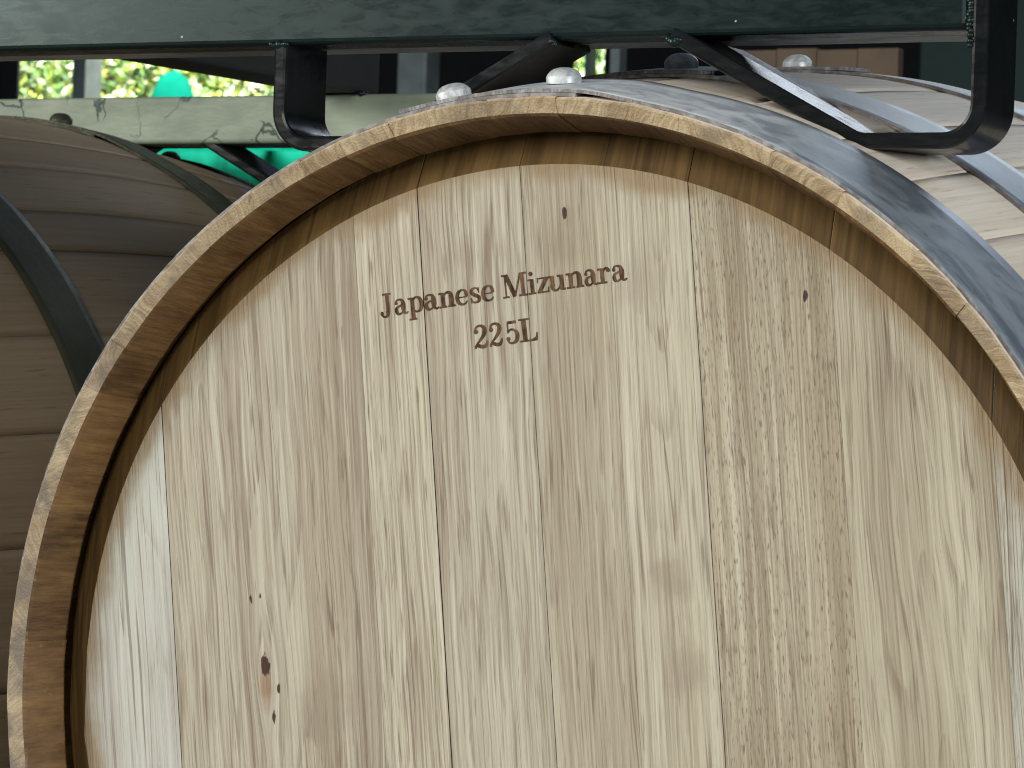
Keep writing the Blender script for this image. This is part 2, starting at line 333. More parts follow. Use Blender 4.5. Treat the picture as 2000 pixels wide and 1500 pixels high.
# head boards
SE = [-0.2785, -0.2033, -0.0858, -0.0497, 0.0062, 0.0500, 0.0919, 0.1588, 0.2287, 0.2785]
GP = [0, 0.00040, 0.00006, 0.00055, 0.00028, 0.00006, 0.00034, 0.00006, 0.00006, 0]
BEV = oak_bevel()
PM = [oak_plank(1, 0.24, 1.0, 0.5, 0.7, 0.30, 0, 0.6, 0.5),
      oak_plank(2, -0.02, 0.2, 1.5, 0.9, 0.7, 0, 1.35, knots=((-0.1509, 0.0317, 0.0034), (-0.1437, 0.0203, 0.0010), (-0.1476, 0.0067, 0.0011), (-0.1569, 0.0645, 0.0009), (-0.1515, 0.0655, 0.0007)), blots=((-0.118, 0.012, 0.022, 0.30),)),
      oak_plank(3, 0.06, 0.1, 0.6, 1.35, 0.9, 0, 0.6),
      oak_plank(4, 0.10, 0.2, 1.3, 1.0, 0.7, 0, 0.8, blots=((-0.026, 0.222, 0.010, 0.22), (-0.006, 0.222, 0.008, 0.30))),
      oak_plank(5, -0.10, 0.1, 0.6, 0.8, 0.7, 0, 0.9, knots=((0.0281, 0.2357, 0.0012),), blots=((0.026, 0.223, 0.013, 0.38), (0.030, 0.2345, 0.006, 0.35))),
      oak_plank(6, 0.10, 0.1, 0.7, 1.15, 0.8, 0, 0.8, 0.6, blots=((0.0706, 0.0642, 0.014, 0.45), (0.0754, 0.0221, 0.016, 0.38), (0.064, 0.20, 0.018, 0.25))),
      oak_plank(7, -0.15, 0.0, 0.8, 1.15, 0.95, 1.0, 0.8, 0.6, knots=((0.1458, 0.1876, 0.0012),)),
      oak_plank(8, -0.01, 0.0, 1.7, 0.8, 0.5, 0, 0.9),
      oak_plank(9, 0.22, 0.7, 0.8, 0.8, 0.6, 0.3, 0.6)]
def hy(r): return HEAD_Y if r <= HEAD_R else HEAD_Y+(r-HEAD_R)/(HEAD_RO-HEAD_R)*(HEAD_YO-HEAD_Y)
for k in range(len(SE)-1):
    u0 = SE[k]+GP[k]/2; u1 = SE[k+1]-GP[k+1]/2; n = 14
    us = [u0, u0+0.0003]+[u0+0.0003+(u1-u0-0.0006)*i/n for i in range(1, n)]+[u1-0.0003, u1]
    vs = []; fs = []; mi = []; NV = 15
    for iu, u in enumerate(us):
        vo = math.sqrt(max(0.0, HEAD_RO**2-u*u)); vf = math.sqrt(max(0.0, HEAD_R**2-u*u))
        if vo-vf < 0.0: vf = vo
        vl = [-vo, -(vf+vo)/2, -vf]+[-vf+2*vf*i/8 for i in range(1, 8)]+[vf, (vf+vo)/2, vo]
        ed = 0.00022 if iu in (0, len(us)-1) else 0.0
        col = [(u, hy(math.hypot(u, w))+ed, w) for w in vl]
        col = [(u, 0.047, -vo)]+col+[(u, 0.047, vo)]
        vs += col
    NV = 15
    for i in range(len(us)-1):
        for j in range(NV-1):
            fs.append((i*NV+j, i*NV+j+1, (i+1)*NV+j+1, (i+1)*NV+j)); mi.append(1 if j in (0, 1, 2, 11, 12, 13) else 0)
        fs.append((i*NV+NV-1, i*NV, (i+1)*NV, (i+1)*NV+NV-1)); mi.append(1)
    for b in (0, (len(us)-1)*NV): fs.append(tuple(b+j for j in range(NV))); mi.append(1)
    me = mesh('head_board', vs, fs, mi)
    bm = bmesh.new(); bm.from_mesh(me); bmesh.ops.remove_doubles(bm, verts=bm.verts, dist=1e-6); bmesh.ops.recalc_face_normals(bm, faces=bm.faces); bm.to_mesh(me); bm.free()
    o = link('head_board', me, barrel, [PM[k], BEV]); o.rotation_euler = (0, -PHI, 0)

# rear head
vs = [(0.272*math.sin(R(a)), y, 0.272*math.cos(R(a))) for y in (0.895, 0.913) for a in range(0, 360, 5)]
fs = [tuple(range(72)), tuple(range(143, 71, -1))]+[(i, (i+1) % 72, 72+(i+1) % 72, 72+i) for i in range(72)]
link('rear_head', fix(mesh('rear_head', vs, fs)), barrel, [BEV])

# hoops
HM, HE, RV = hoop_mat(), hoop_edge_mat(), rivet_mat()
def hoop(y0, y1, aA, aB, mirror, rivets, bumpy=0.0034, seed=1):
    """aA: end of the strap on top, aB: end of the strap underneath (degrees, clockwise from the top)"""
    th = 0.0017; n = 420; rj = random.Random(seed); ws = 7; vs = []; fs = []; mi = []
    span = 360+abs(aB-aA); sg = -1 if not mirror else 1
    ph = [rj.uniform(0, 6.28) for _ in range(4)]; arcs = []
    for i in range(n+1):
        # finer near the lap
        s_ = i/n; d = span*s_; ang = aB+sg*d
        lap = abs(aB-aA); rest = span-d          # degrees left to the top end
        lift = 0.0
        if rest <= lap: lift = th+0.0002
        elif rest <= lap+7: x = 1-(rest-lap)/7; lift = (th+0.0002)*(x*x*(3-2*x))
        if rest <= lap and rest < 1.2: lift += 0.0006*(1.2-rest)/1.2
        arcs.append((ang, lift, rest <= lap+6))
    fine = []
    for i in range(n):
        a0, l0, f0 = arcs[i]; a1, l1, f1 = arcs[i+1]
        m = 5 if f1 else 1
        for q in range(m): fine.append((a0+(a1-a0)*q/m, l0+(l1-l0)*q/m, f0))
    fine.append(arcs[-1])
    cs = len(fine); NP = 2*(ws+1)
    for (ang, lift, top) in fine:
        w = math.sin(R(ang)*3+ph[0])*0.0003+math.sin(R(ang)*7+ph[1])*0.00025+rj.uniform(-1, 1)*0.00012
        ring = []
        for side in (0, 1):
            for j in range(ws+1):
                t = j/ws if side == 0 else 1-j/ws
                y = y0+(y1-y0)*t
                if j in (0, ws): y += (w+rj.uniform(-1, 1)*0.00010)*(1 if t == 0 else 0.4)
                b = 0.0
                for (ra, ry, rz) in rivets:
                    da = (ang-ra)
                    if abs(da) < 20 and (top or lift > 0):
                        arc = R(da)*0.3; b += bumpy*math.exp(-(arc/0.011)**2)*math.exp(-((y-ry)/0.020)**2)
                r = prof(max(y, 0.0))+0.0004+lift+b+(th if side == 0 else 0.0)
                if y0 < 0.01: r = max(r, 0.2898+lift+(th if side == 0 else 0))
                ring.append((r*math.sin(R(ang)), y, r*math.cos(R(ang))))
        vs += ring
    for i in range(cs-1):
        for j in range(NP):
            j2 = (j+1) % NP; fs.append((i*NP+j, i*NP+j2, (i+1)*NP+j2, (i+1)*NP+j)); mi.append(1 if j in (ws, NP-1) else 0)
    fs.append(tuple(range(NP))); mi.append(1); fs.append(tuple((cs-1)*NP+j for j in range(NP-1, -1, -1))); mi.append(1)
    o = link('hoop', fix(mesh('hoop', vs, fs, mi)), barrel, [HM, HE])
    for p in o.data.polygons: p.use_smooth = p.material_index == 0
    for (ra, ry, rz) in rivets:
        r0 = prof(ry)+0.0004+2*th+0.0002+bumpy*0.86
        nv = Vector((math.sin(R(ra)), -0.12, math.cos(R(ra)))).normalized(); base = Vector((r0*math.sin(R(ra)), ry, r0*math.cos(R(ra))))
        q = Vector((0, 0, 1)).rotation_difference(nv); pv = []; pf = []
        P = [(0.0083, -0.003), (0.0083, 0.0001), (0.0081, 0.0006), (0.0073, 0.0018), (0.0061, 0.0030), (0.0045, 0.0039), (0.0024, 0.0044), (0.0, 0.0046)]
        for (pr_, pz) in P:
            for k in range(24):
                w = 1+0.035*math.sin(k*R(15)*2+ra)+0.02*math.sin(k*R(15)*5)
                pv.append(tuple(base+q@Vector((pr_*w*math.cos(R(15*k)), pr_*w*math.sin(R(15*k)), pz*rz))))
        for i in range(len(P)-1):
            for k in range(24): pf.append((i*24+k, i*24+(k+1) % 24, (i+1)*24+(k+1) % 24, (i+1)*24+k))
        me = mesh('rivet', pv, pf); bm = bmesh.new(); bm.from_mesh(me); bmesh.ops.remove_doubles(bm, verts=bm.verts, dist=1e-6); bmesh.ops.recalc_face_normals(bm, faces=bm.faces); bm.to_mesh(me); bm.free()
        link('rivet', me, o, [RV], True)
    return o
A4, A5 = 8.0, 4.5
hoop(0.0035, 0.0600, -14.7, 3.6, False, [(-12.2, 0.036, 1.0), (-0.9, 0.036, 1.0)], seed=1)
hoop(0.1270, 0.1715, 5.6, -9.0, True, [(0.4, 0.150, 1.0)], seed=2)
hoop(0.3010, 0.3440, 4.6, -9.0, True, [(-1.4, 0.322, 1.0)], seed=3)
hoop(0.5960, 0.6390, A4-8, A4+8, False, [(A4, 0.617, 1.0)], seed=4)
hoop(0.7680, 0.8130, A5-8, A5+8, False, [(A5, 0.790, 1.0)], seed=5)
hoop(0.8800, 0.9365, -7.0, 9.0, False, [(-2.0, 0.905, 1.0)], seed=6)

# a plain copy of the barrel stands beside it (no lettering)
second = copy_tree(barrel); second.location = (-0.75, -0.027, 0); shaded_wood = MS[0].copy(); shaded_wood.name = 'shade_darkened_stave_oak'  # darker copy of the stave oak, left barrel's shade put into its colour
for n_ in shaded_wood.node_tree.nodes:
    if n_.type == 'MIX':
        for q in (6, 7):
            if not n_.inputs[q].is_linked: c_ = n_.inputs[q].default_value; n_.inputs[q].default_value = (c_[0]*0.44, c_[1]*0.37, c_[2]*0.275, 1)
shaded_hoop = paint('shade_darkened_hoop_steel', (0.024, 0.026, 0.017), (0.044, 0.047, 0.033), 0.45, 0.4, tint=(1.0, 0.95, 0.70))  # hoop steel darkened to stand in for shade on the left barrel
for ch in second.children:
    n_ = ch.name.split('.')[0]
    if n_ == 'stave': ch.material_slots[0].link = 'OBJECT'; ch.material_slots[0].material = shaded_wood
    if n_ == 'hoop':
        for q in (0, 1): ch.material_slots[q].link = 'OBJECT'; ch.material_slots[q].material = shaded_hoop
        for rv_ in ch.children: rv_.material_slots[0].link = 'OBJECT'; rv_.material_slots[0].material = shaded_hoop
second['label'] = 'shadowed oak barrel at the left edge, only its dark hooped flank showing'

# ------------------------------------------------------------------ lettering
BURN = burnt_mat()
class Glyph:
    def __init__(s): s.v = []; s.f = []; s.d = 0
    def strip(s, pts, ws):
        b = len(s.v); s.d += 1; ws = [w_*1.14+0.012 for w_ in ws]
        for i, (x, y) in enumerate(pts):
            x0, y0 = pts[max(0, i-1)]; x1, y1 = pts[min(len(pts)-1, i+1)]
            dx, dy = x1-x0, y1-y0; l = math.hypot(dx, dy) or 1; nx, ny = -dy/l, dx/l; w = ws[i]/2
            s.v += [(x+nx*w, y+ny*w, s.d), (x-nx*w, y-ny*w, s.d)]
        for i in range(len(pts)-1): s.f.append((b+2*i, b+2*i+1, b+2*i+3, b+2*i+2))
    def line(s, x0, y0, x1, y1, w0, w1=None): s.strip([(x0, y0), (x1, y1)], [w0, w0 if w1 is None else w1])
    def rect(s, x0, y0, x1, y1):
        b = len(s.v); s.d += 1; s.v += [(x0, y0, s.d), (x1, y0, s.d), (x1, y1, s.d), (x0, y1, s.d)]; s.f.append((b, b+1, b+2, b+3))
    def arc(s, cx, cy, rx, ry, a0, a1, thin, thick, n=22):
        pts = []; ws = []
        for i in range(n+1):
            a = R(a0+(a1-a0)*i/n); pts.append((cx+rx*math.cos(a), cy+ry*math.sin(a))); ws.append(thin+(thick-thin)*abs(math.cos(a))**1.3)
        s.strip(pts, ws)
    def curve(s, cps, ws, n=8):
        P = [cps[0]]+list(cps)+[cps[-1]]; W = [ws[0]]+list(ws)+[ws[-1]]; pts = []; out = []
        for i in range(1, len(P)-2):
            for k in range(n+(1 if i == len(P)-3 else 0)):
                t = k/n; q = []
                for c in (0, 1):
                    p0, p1, p2, p3 = P[i-1][c], P[i][c], P[i+1][c], P[i+2][c]
                    q.append(0.5*(2*p1+(p2-p0)*t+(2*p0-5*p1+4*p2-p3)*t*t+(3*p1-p0-3*p2+p3)*t**3))
                pts.append(tuple(q)); out.append(W[i]+(W[i+1]-W[i])*t)
        s.strip(pts, out)
    def disc(s, x, y, r):
        b = len(s.v); s.d += 1; n = 16
        for k in range(n): s.v.append((x+r*math.cos(2*math.pi*k/n), y+r*math.sin(2*math.pi*k/n), s.d))
        s.f.append(tuple(range(b, b+n)))
ST, TH, SF = 0.285, 0.13, 0.125
def glyph(c):
    g = Glyph()
    if c == 'J':
        g.rect(0.30, 1.50-SF, 0.98, 1.50); g.rect(0.52, 0.30, 0.52+ST+0.02, 1.46)
        g.curve([(0.645, 0.35), (0.62, 0.12), (0.46, 0.0), (0.27, 0.02), (0.14, 0.17)], [ST+0.02, 0.22, 0.13, 0.11, 0.14]); g.disc(0.15, 0.23, 0.135); return g, 0.98, 0
    if c == 'a':
        g.curve([(0.13, 0.76), (0.22, 0.93), (0.42, 0.965), (0.60, 0.88), (0.66, 0.66)], [0.12, 0.10, 0.11, 0.18, ST]); g.disc(0.16, 0.745, 0.115)
        g.curve([(0.66, 0.70), (0.66, 0.40), (0.67, 0.20), (0.76, 0.06), (0.90, 0.06), (0.98, 0.14)], [ST, ST, 0.21, 0.13, 0.09, 0.06])
        g.curve([(0.62, 0.60), (0.40, 0.555), (0.20, 0.46), (0.14, 0.28), (0.20, 0.10), (0.36, 0.04), (0.54, 0.12), (0.64, 0.26)], [0.09, 0.10, 0.15, 0.21, 0.18, 0.11, 0.09, 0.08]); return g, 0.98, 0
    if c == 'p':
        g.rect(0.17, -0.48, 0.17+ST, 0.96); g.rect(0.0, -0.48, 0.56, -0.48+SF); g.rect(0.0, 0.98-SF, 0.30, 0.98)
        g.curve([(0.36, 0.72), (0.46, 0.90), (0.66, 0.955), (0.88, 0.82), (0.96, 0.50), (0.88, 0.17), (0.66, 0.04), (0.47, 0.09), (0.37, 0.24)], [0.09, 0.10, 0.12, 0.20, 0.245, 0.20, 0.11, 0.10, 0.08]); return g, 1.08, 0
    if c == 'n':
        g.rect(0.16, 0.03, 0.16+ST, 0.96); g.rect(0.0, 0.0, 0.55, SF); g.rect(0.0, 0.98-SF, 0.30, 0.98)
        g.curve([(0.36, 0.70), (0.46, 0.88), (0.64, 0.955), (0.82, 0.89), (0.88, 0.66), (0.88, 0.05)], [0.09, 0.10, 0.13, 0.20, ST, ST]); g.rect(0.64, 0.0, 1.16, SF); return g, 1.16, 0
    if c == 'u':
        g.rect(0.14, 0.30, 0.14+ST, 0.96); g.rect(0.0, 0.98-SF, 0.28, 0.98)
        g.curve([(0.257, 0.40), (0.27, 0.18), (0.40, 0.05), (0.58, 0.06), (0.74, 0.20), (0.82, 0.36)], [ST, 0.21, 0.13, 0.10, 0.09, 0.08])
        g.rect(0.78, 0.04, 0.78+ST, 0.96); g.rect(0.62, 0.98-SF, 0.90, 0.98); g.rect(0.90, 0.0, 1.16, SF); return g, 1.16, 0
    if c == 'e':
        g.curve([(0.80, 0.52), (0.76, 0.80), (0.62, 0.945), (0.44, 0.95), (0.22, 0.80), (0.13, 0.50), (0.21, 0.19), (0.44, 0.05), (0.66, 0.08), (0.84, 0.24)], [0.20, 0.18, 0.11, 0.11, 0.20, 0.245, 0.21, 0.12, 0.10, 0.06]); g.rect(0.18, 0.46, 0.84, 0.545); return g, 0.90, 0
    if c == 's':
        g.curve([(0.64, 0.70), (0.56, 0.90), (0.38, 0.955), (0.20, 0.87), (0.15, 0.71), (0.26, 0.58), (0.48, 0.46), (0.63, 0.33), (0.62, 0.14), (0.42, 0.045), (0.20, 0.09), (0.11, 0.28)], [0.06, 0.09, 0.10, 0.17, 0.20, 0.21, 0.21, 0.21, 0.18, 0.11, 0.09, 0.06])
        g.rect(0.60, 0.62, 0.68, 0.98); g.rect(0.07, 0.02, 0.15, 0.36); return g, 0.76, 0
    if c == 'M':
        g.rect(0.17, 0.03, 0.29, 1.46); g.rect(0.0, 0.0, 0.46, SF); g.rect(0.0, 1.5-SF, 0.38, 1.5)
        g.line(0.30, 1.47, 0.87, 0.05, 0.25); g.line(0.87, 0.05, 1.36, 1.47, 0.10)
        g.rect(1.34, 0.03, 1.60, 1.46); g.rect(1.17, 0.0, 1.78, SF); g.rect(1.30, 1.5-SF, 1.78, 1.5); return g, 1.78, 0
    if c == 'i':
        g.rect(0.17, 0.03, 0.17+ST, 0.96); g.rect(0.0, 0.0, 0.57, SF); g.rect(0.0, 0.98-SF, 0.30, 0.98); g.disc(0.28, 1.30, 0.145); return g, 0.57, 0
    if c == 'z':
        g.rect(0.06, 0.88, 0.86, 0.98); g.line(0.74, 0.93, 0.16, 0.05, 0.235); g.rect(0.03, 0.0, 0.86, 0.105); g.rect(0.06, 0.66, 0.14, 0.90); g.rect(0.78, 0.08, 0.86, 0.34); return g, 0.90, 0
    if c == 'r':
        g.rect(0.16, 0.03, 0.16+ST, 0.96); g.rect(0.0, 0.0, 0.62, SF); g.rect(0.0, 0.98-SF, 0.30, 0.98)
        g.curve([(0.36, 0.62), (0.46, 0.84), (0.60, 0.945), (0.74, 0.90)], [0.08, 0.10, 0.12, 0.14]); g.disc(0.74, 0.80, 0.135); return g, 0.88, 0
    if c == '2':
        g.curve([(0.17, 1.10), (0.24, 1.36), (0.48, 1.45), (0.74, 1.34), (0.80, 1.08), (0.68, 0.80), (0.42, 0.50), (0.18, 0.26), (0.07, 0.06)], [0.12, 0.12, 0.12, 0.20, 0.245, 0.21, 0.13, 0.10, 0.09]); g.disc(0.21, 1.09, 0.145)
        g.curve([(0.07, 0.16), (0.26, 0.20), (0.52, 0.10), (0.76, 0.12), (0.88, 0.30), (0.92, 0.46)], [0.10, 0.19, 0.21, 0.19, 0.12, 0.07]); g.rect(0.03, 0.0, 0.16, 0.20); return g, 0.98, 0
    if c == '5':
        g.rect(0.20, 1.28, 0.82, 1.47); g.line(0.225, 1.40, 0.205, 0.70, 0.085)
        g.curve([(0.20, 0.72), (0.36, 0.90), (0.58, 0.90), (0.80, 0.72), (0.84, 0.46), (0.74, 0.18), (0.50, 0.05), (0.27, 0.10), (0.15, 0.32)], [0.08, 0.10, 0.12, 0.20, 0.245, 0.21, 0.12, 0.11, 0.12]); g.disc(0.20, 0.34, 0.14); return g, 0.94, 0
    if c == 'L':
        g.rect(0.20, 0.04, 0.20+ST+0.02, 1.46); g.rect(0.0, 0.0, 1.12, SF); g.rect(0.0, 1.5-SF, 0.70, 1.5)
        g.line(1.08, 0.04, 1.17, 0.52, 0.14, 0.07); g.line(0.86, 0.08, 1.12, 0.20, 0.10, 0.14); return g, 1.20, 0
def letters(text, spans, o_u, o_v, ang, xh, dv):
    t = (math.cos(ang), math.sin(ang)); nn = (-t[1], t[0]); cache = {}
    for ch, (s0, s1) in zip(text, spans):
        g, w, _ = glyph(ch); sx = (s1-s0)/w
        vs = []
        nv = len(g.v)
        for lay in (0, 1):
            for (x, y, d) in g.v:
                a_ = s0+x*sx; b_ = dv+y*xh; u = o_u+t[0]*a_+nn[0]*b_; v = o_v+t[1]*a_+nn[1]*b_
                vs.append((u, HEAD_Y-(0.00010+d*0.000012) if lay == 0 else HEAD_Y+0.0008, v))
        fs = [f for f in g.f]+[tuple(nv+i for i in reversed(f)) for f in g.f]
        for f in g.f:
            for i in range(len(f)): p, q = f[i], f[(i+1) % len(f)]; fs.append((p, nv+p, nv+q, q))
        o = link('letter', fix(mesh('letter', vs, fs)), barrel, [BURN]); o.rotation_euler = (0, -PHI, 0)
mm = 0.001
SP1 = [(0.0, 6.7), (8.1, 15.5), (15.8, 24.0), (24.6, 32.4), (32.7, 41.6), (41.7, 48.6), (49.4, 55.4), (55.7, 62.7), (67.3, 80.3), (80.8, 84.9), (85.3, 92.1), (91.7, 100.4), (101.0, 110.0), (110.3, 117.4), (117.5, 124.0), (124.7, 132.2)]
letters('JapaneseMizunara', [(a*mm, b*mm) for a, b in SP1], -0.0738, 0.1959, R(2.615), 7.45*mm, 0)
SP2 = [(49.2, 57.0), (57.4, 64.8), (66.2, 73.4), (73.8, 83.4)]
letters('225L', [(a*mm, b*mm) for a, b in SP2], -0.0738, 0.1959, R(2.615), 7.35*mm, -21.55*mm)

# ------------------------------------------------------------------ steel rack resting on the barrels
BLK = paint('dark_green_black_paint', (0.003, 0.0075, 0.0068), (0.0045, 0.0105, 0.0095), 0.28, 0.9, 0.8, 0.0, tint=(0.78, 1.0, 0.97))
GLS = paint('gloss_black_paint', (0.004, 0.005, 0.005), (0.008, 0.009, 0.009), 0.19, 0.5, 0.35, 0.0)
WRN2 = paint('scuffed_black_paint', (0.010, 0.011, 0.011), (0.035, 0.037, 0.037), 0.5, 0.4)
BOUNCE = paint('bounce_lit_underside_paint', (0.12, 0.125, 0.11), (0.36, 0.36, 0.32), 0.34, 0.5)  # lighter grey standing in for bounce light under the beam
SAGE = paint('cracked_sage_paint', (0.145, 0.182, 0.132), (0.265, 0.310, 0.228), 0.5, 3.2, 0.0, 0.0, 0.95)
FLAT = plain('flat_black_paint', (0.005, 0.006, 0.006), 0.7, 0, 40)
rack = empty('barrel_rack', (0, 0, 0), 'black steel barrel rack with bent flat cradles resting on top of the barrels', 'rack')
BZ, BY = 0.3243, 0.075
def rail(name, x0, x1, y0, y1, z0, z1, mat, bev=0.004):
    return link(name, boxmesh(name, x0, x1, y0, y1, z0, z1, bev, 3), rack, [mat], False)
rail('front_beam', -0.945, 0.1795, BY, BY+0.0268, BZ, BZ+0.100, BLK, 0.003)  # unseen top made taller to keep front light off the barrel crowns
rail('beam_rear_half', -0.945, 0.1790, BY+0.0275, BY+0.056, BZ+0.0008, BZ+0.095, BOUNCE, 0.002)  # rear half of the beam's underside, bounce light put into its grey
rail('rear_beam', -0.945, -0.060, 0.680, 0.730, 0.3230, 0.3585, SAGE, 0.003)
rail('side_tube', -0.545, -0.505, BY+0.0565, 0.712, 0.3592, 0.409, FLAT, 0.004)
def cradle(pts, y0, y1, th, mat, bevel=0.0017):
    """flat bar bent along pts (x, z, bend radius); cross-section th by (y1-y0)"""
    path = []
    for i, (x, z, rad) in enumerate(pts):
        if rad == 0 or i in (0, len(pts)-1): path.append(Vector((x, z))); continue
        p = Vector((x, z)); d0 = (Vector(pts[i-1][:2])-p).normalized(); d1 = (Vector(pts[i+1][:2])-p).normalized()
        hf = d0.angle(d1)/2; tl = rad/math.tan(hf); c = p+(d0+d1).normalized()*(rad/math.sin(hf))
        s0 = p+d0*tl; s1 = p+d1*tl; v0 = s0-c; v1 = s1-c; sw = v0.angle_signed(v1)
        for k in range(13):
            t = -sw*k/12; path.append(c+Vector((v0.x*math.cos(t)-v0.y*math.sin(t), v0.x*math.sin(t)+v0.y*math.cos(t))))
    vs = []; fs = []; b = bevel
    sec = [(-th/2+b, y0), (th/2-b, y0), (th/2-b*.3, y0+b*.3), (th/2, y0+b), (th/2, y1-b), (th/2-b, y1), (-th/2+b, y1), (-th/2, y1-b), (-th/2, y0+b), (-th/2+b*.3, y0+b*.3)]
    for i, p in enumerate(path):
        d = (path[min(i+1, len(path)-1)]-path[max(i-1, 0)]).normalized(); nrm = Vector((-d.y, d.x))
        for (o_, y) in sec: q = p+nrm*o_; vs.append((q.x, y, q.y))
    n = len(sec)
    for i in range(len(path)-1):
        for j in range(n): j2 = (j+1) % n; fs.append((i*n+j, i*n+j2, (i+1)*n+j2, (i+1)*n+j))
    fs.append(tuple(range(n))); fs.append(tuple((len(path)-1)*n+j for j in range(n-1, -1, -1)))
    o = link('cradle_bar', fix(mesh('cradle_bar', vs, fs)), rack, [mat], True)
    md = o.modifiers.new('edges', 'EDGE_SPLIT'); md.split_angle = R(20)
    return o
T = 0.0076; ZB = 0.2705+T/2
def cradle_pair(cx, y0, y1, mat, right_up, left_up):
    cradle([(cx-0.1865, left_up, 0), (cx-0.1865, ZB, 0.017), (cx-0.128, ZB, 0.014), (cx-0.032, BZ+0.001, 0)], y0, y1, T, mat)
    cradle([(cx+0.032, BZ+0.001, 0), (cx+0.128, ZB, 0.014), (cx+0.1855, ZB, 0.017), (cx+0.1855, right_up, 0)], y0, y1, T, mat)
cradle_pair(0.0, BY-0.001, BY+0.040, GLS, 0.42, BZ+0.001)
cradle_pair(-0.75, BY-0.001, BY+0.040, GLS, BZ+0.001, BZ+0.001)
def rear_cradle(cx): cradle_pair(cx, 0.684, 0.722, GLS, 0.3232, 0.3232)
rear_cradle(-0.672)
# saddle plates widen the sloping part of the cradles
def saddle(xa, za, xb, zb, y0, wa, wb):
    d = Vector((xb-xa, zb-za)).normalized(); n_ = Vector((-d.y, d.x)); n_ = n_ if n_.y > 0 else -n_; t_ = T/2
    vs = []
    for o_ in (t_, t_-0.004):
        for (x, z, w) in ((xa, za, wa), (xb, zb, wb)):
            vs += [(x+n_.x*o_, y0, z+n_.y*o_), (x+n_.x*o_, y0+w, z+n_.y*o_)]
    fs = [(0, 1, 3, 2), (4, 6, 7, 5), (0, 2, 6, 4), (1, 5, 7, 3), (0, 4, 5, 1), (2, 3, 7, 6)]
    me = fix(mesh('saddle_plate', vs, fs)); bm = bmesh.new(); bm.from_mesh(me); bmesh.ops.bevel(bm, geom=list(bm.edges), offset=0.0008, segments=1, affect='EDGES'); bm.to_mesh(me); bm.free()
    link('saddle_plate', me, rack, [WRN2])
saddle(0.034, 0.3222, 0.118, 0.2795, BY+0.0402, 0.034, 0.026)
# weld beads where the bars meet the beam
def weld(pts, r, seed):
    rj = random.Random(seed); bm = bmesh.new()
    for (x, y, z) in pts:
        k = r*rj.uniform(0.7, 1.25); m = Matrix.Translation((x+rj.uniform(-.3, .3)*r, y+rj.uniform(-.2, .2)*r, z+rj.uniform(-.3, .3)*r)) @ Matrix.Diagonal((k, k*0.8, k*rj.uniform(.7, 1.1), 1))
        bmesh.ops.create_icosphere(bm, subdivisions=2, radius=1, matrix=m)
    me = bpy.data.meshes.new('weld_bead'); bm.to_mesh(me); bm.free(); link('weld_bead', me, rack, [BLK], True)
weld([(0.030+i*0.0018, BY-0.0005, BZ-0.001-i*0.0005) for i in range(4)], 0.0028, 1)
weld([(-0.032+i*0.0010, BY-0.0002, BZ-0.001-abs(i)*0.0008) for i in range(3)], 0.0016, 2)
weld([(-0.192+i*0.0022, BY-0.0005, BZ+0.0002) for i in range(5)], 0.0020, 3)
weld([(0.1805, BY+0.0012, BZ+0.001+i*0.0009) for i in range(44)], 0.0024, 4)
weld([(0.1812, BY-0.0004, BZ-0.001-i*0.002) for i in range(4)], 0.0014, 5)
weld([(-0.503+i*0.0005, 0.6795+0.0006*i, 0.3590) for i in range(6)], 0.0022, 6)

# ------------------------------------------------------------------ what shows between the bars, far behind
POST = plain('grey_green_post_paint', (0.20, 0.235, 0.235), 0.5, 0, 6); DKG = plain('dark_green_sheet', (0.004, 0.030, 0.024), 0.6, 0, 5); DRK = plain('soot_black_board', (0.006, 0.008, 0.008), 0.8, 0, 6)
TEAL = plain('teal_tarpaulin', (0.0, 0.075, 0.048), 0.9, 0, 2.2, 0.45, spec=0.05); TEALB = plain('sunlit_teal_hem', (0.0, 0.22, 0.15), 0.9, 0, 4, spec=0.05)  # hem: sunlight on the top edge put into a paler teal
def part(root, name, x0, x1, y0, y1, z0, z1, mat, bev=0.0): return link(name, boxmesh(name, x0, x1, y0, y1, z0, z1, bev), root, [mat])
WY = 13.6
wall = empty('shed_wall', (-8, WY, FLOOR), 'dark far shed wall with open bays onto bright greenery', 'wall')
wall.location = (0, 0, 0)
part(wall, 'board', -16, -10.652, WY, WY+0.02, FLOOR, 6, DRK)
part(wall, 'board', -8.60, -6.955, WY, WY+0.02, FLOOR, 6, DRK)
part(wall, 'board', -6.762, 9, WY, WY+0.02, FLOOR, 6, DRK)
part(wall, 'header', -10.652, -8.60, WY, WY+0.02, 2.5, 6, DRK)
part(wall, 'header', -6.955, -6.762, WY, WY+0.02, 2.5, 6, DRK)
part(wall, 'post', -10.241, -10.149, WY-0.02, WY+0.15, FLOOR, 2.5, POST, 0.004)
part(wall, 'post', -6.90, -6.86, WY+0.03, WY+0.10, FLOOR, 2.5, POST, 0.004)

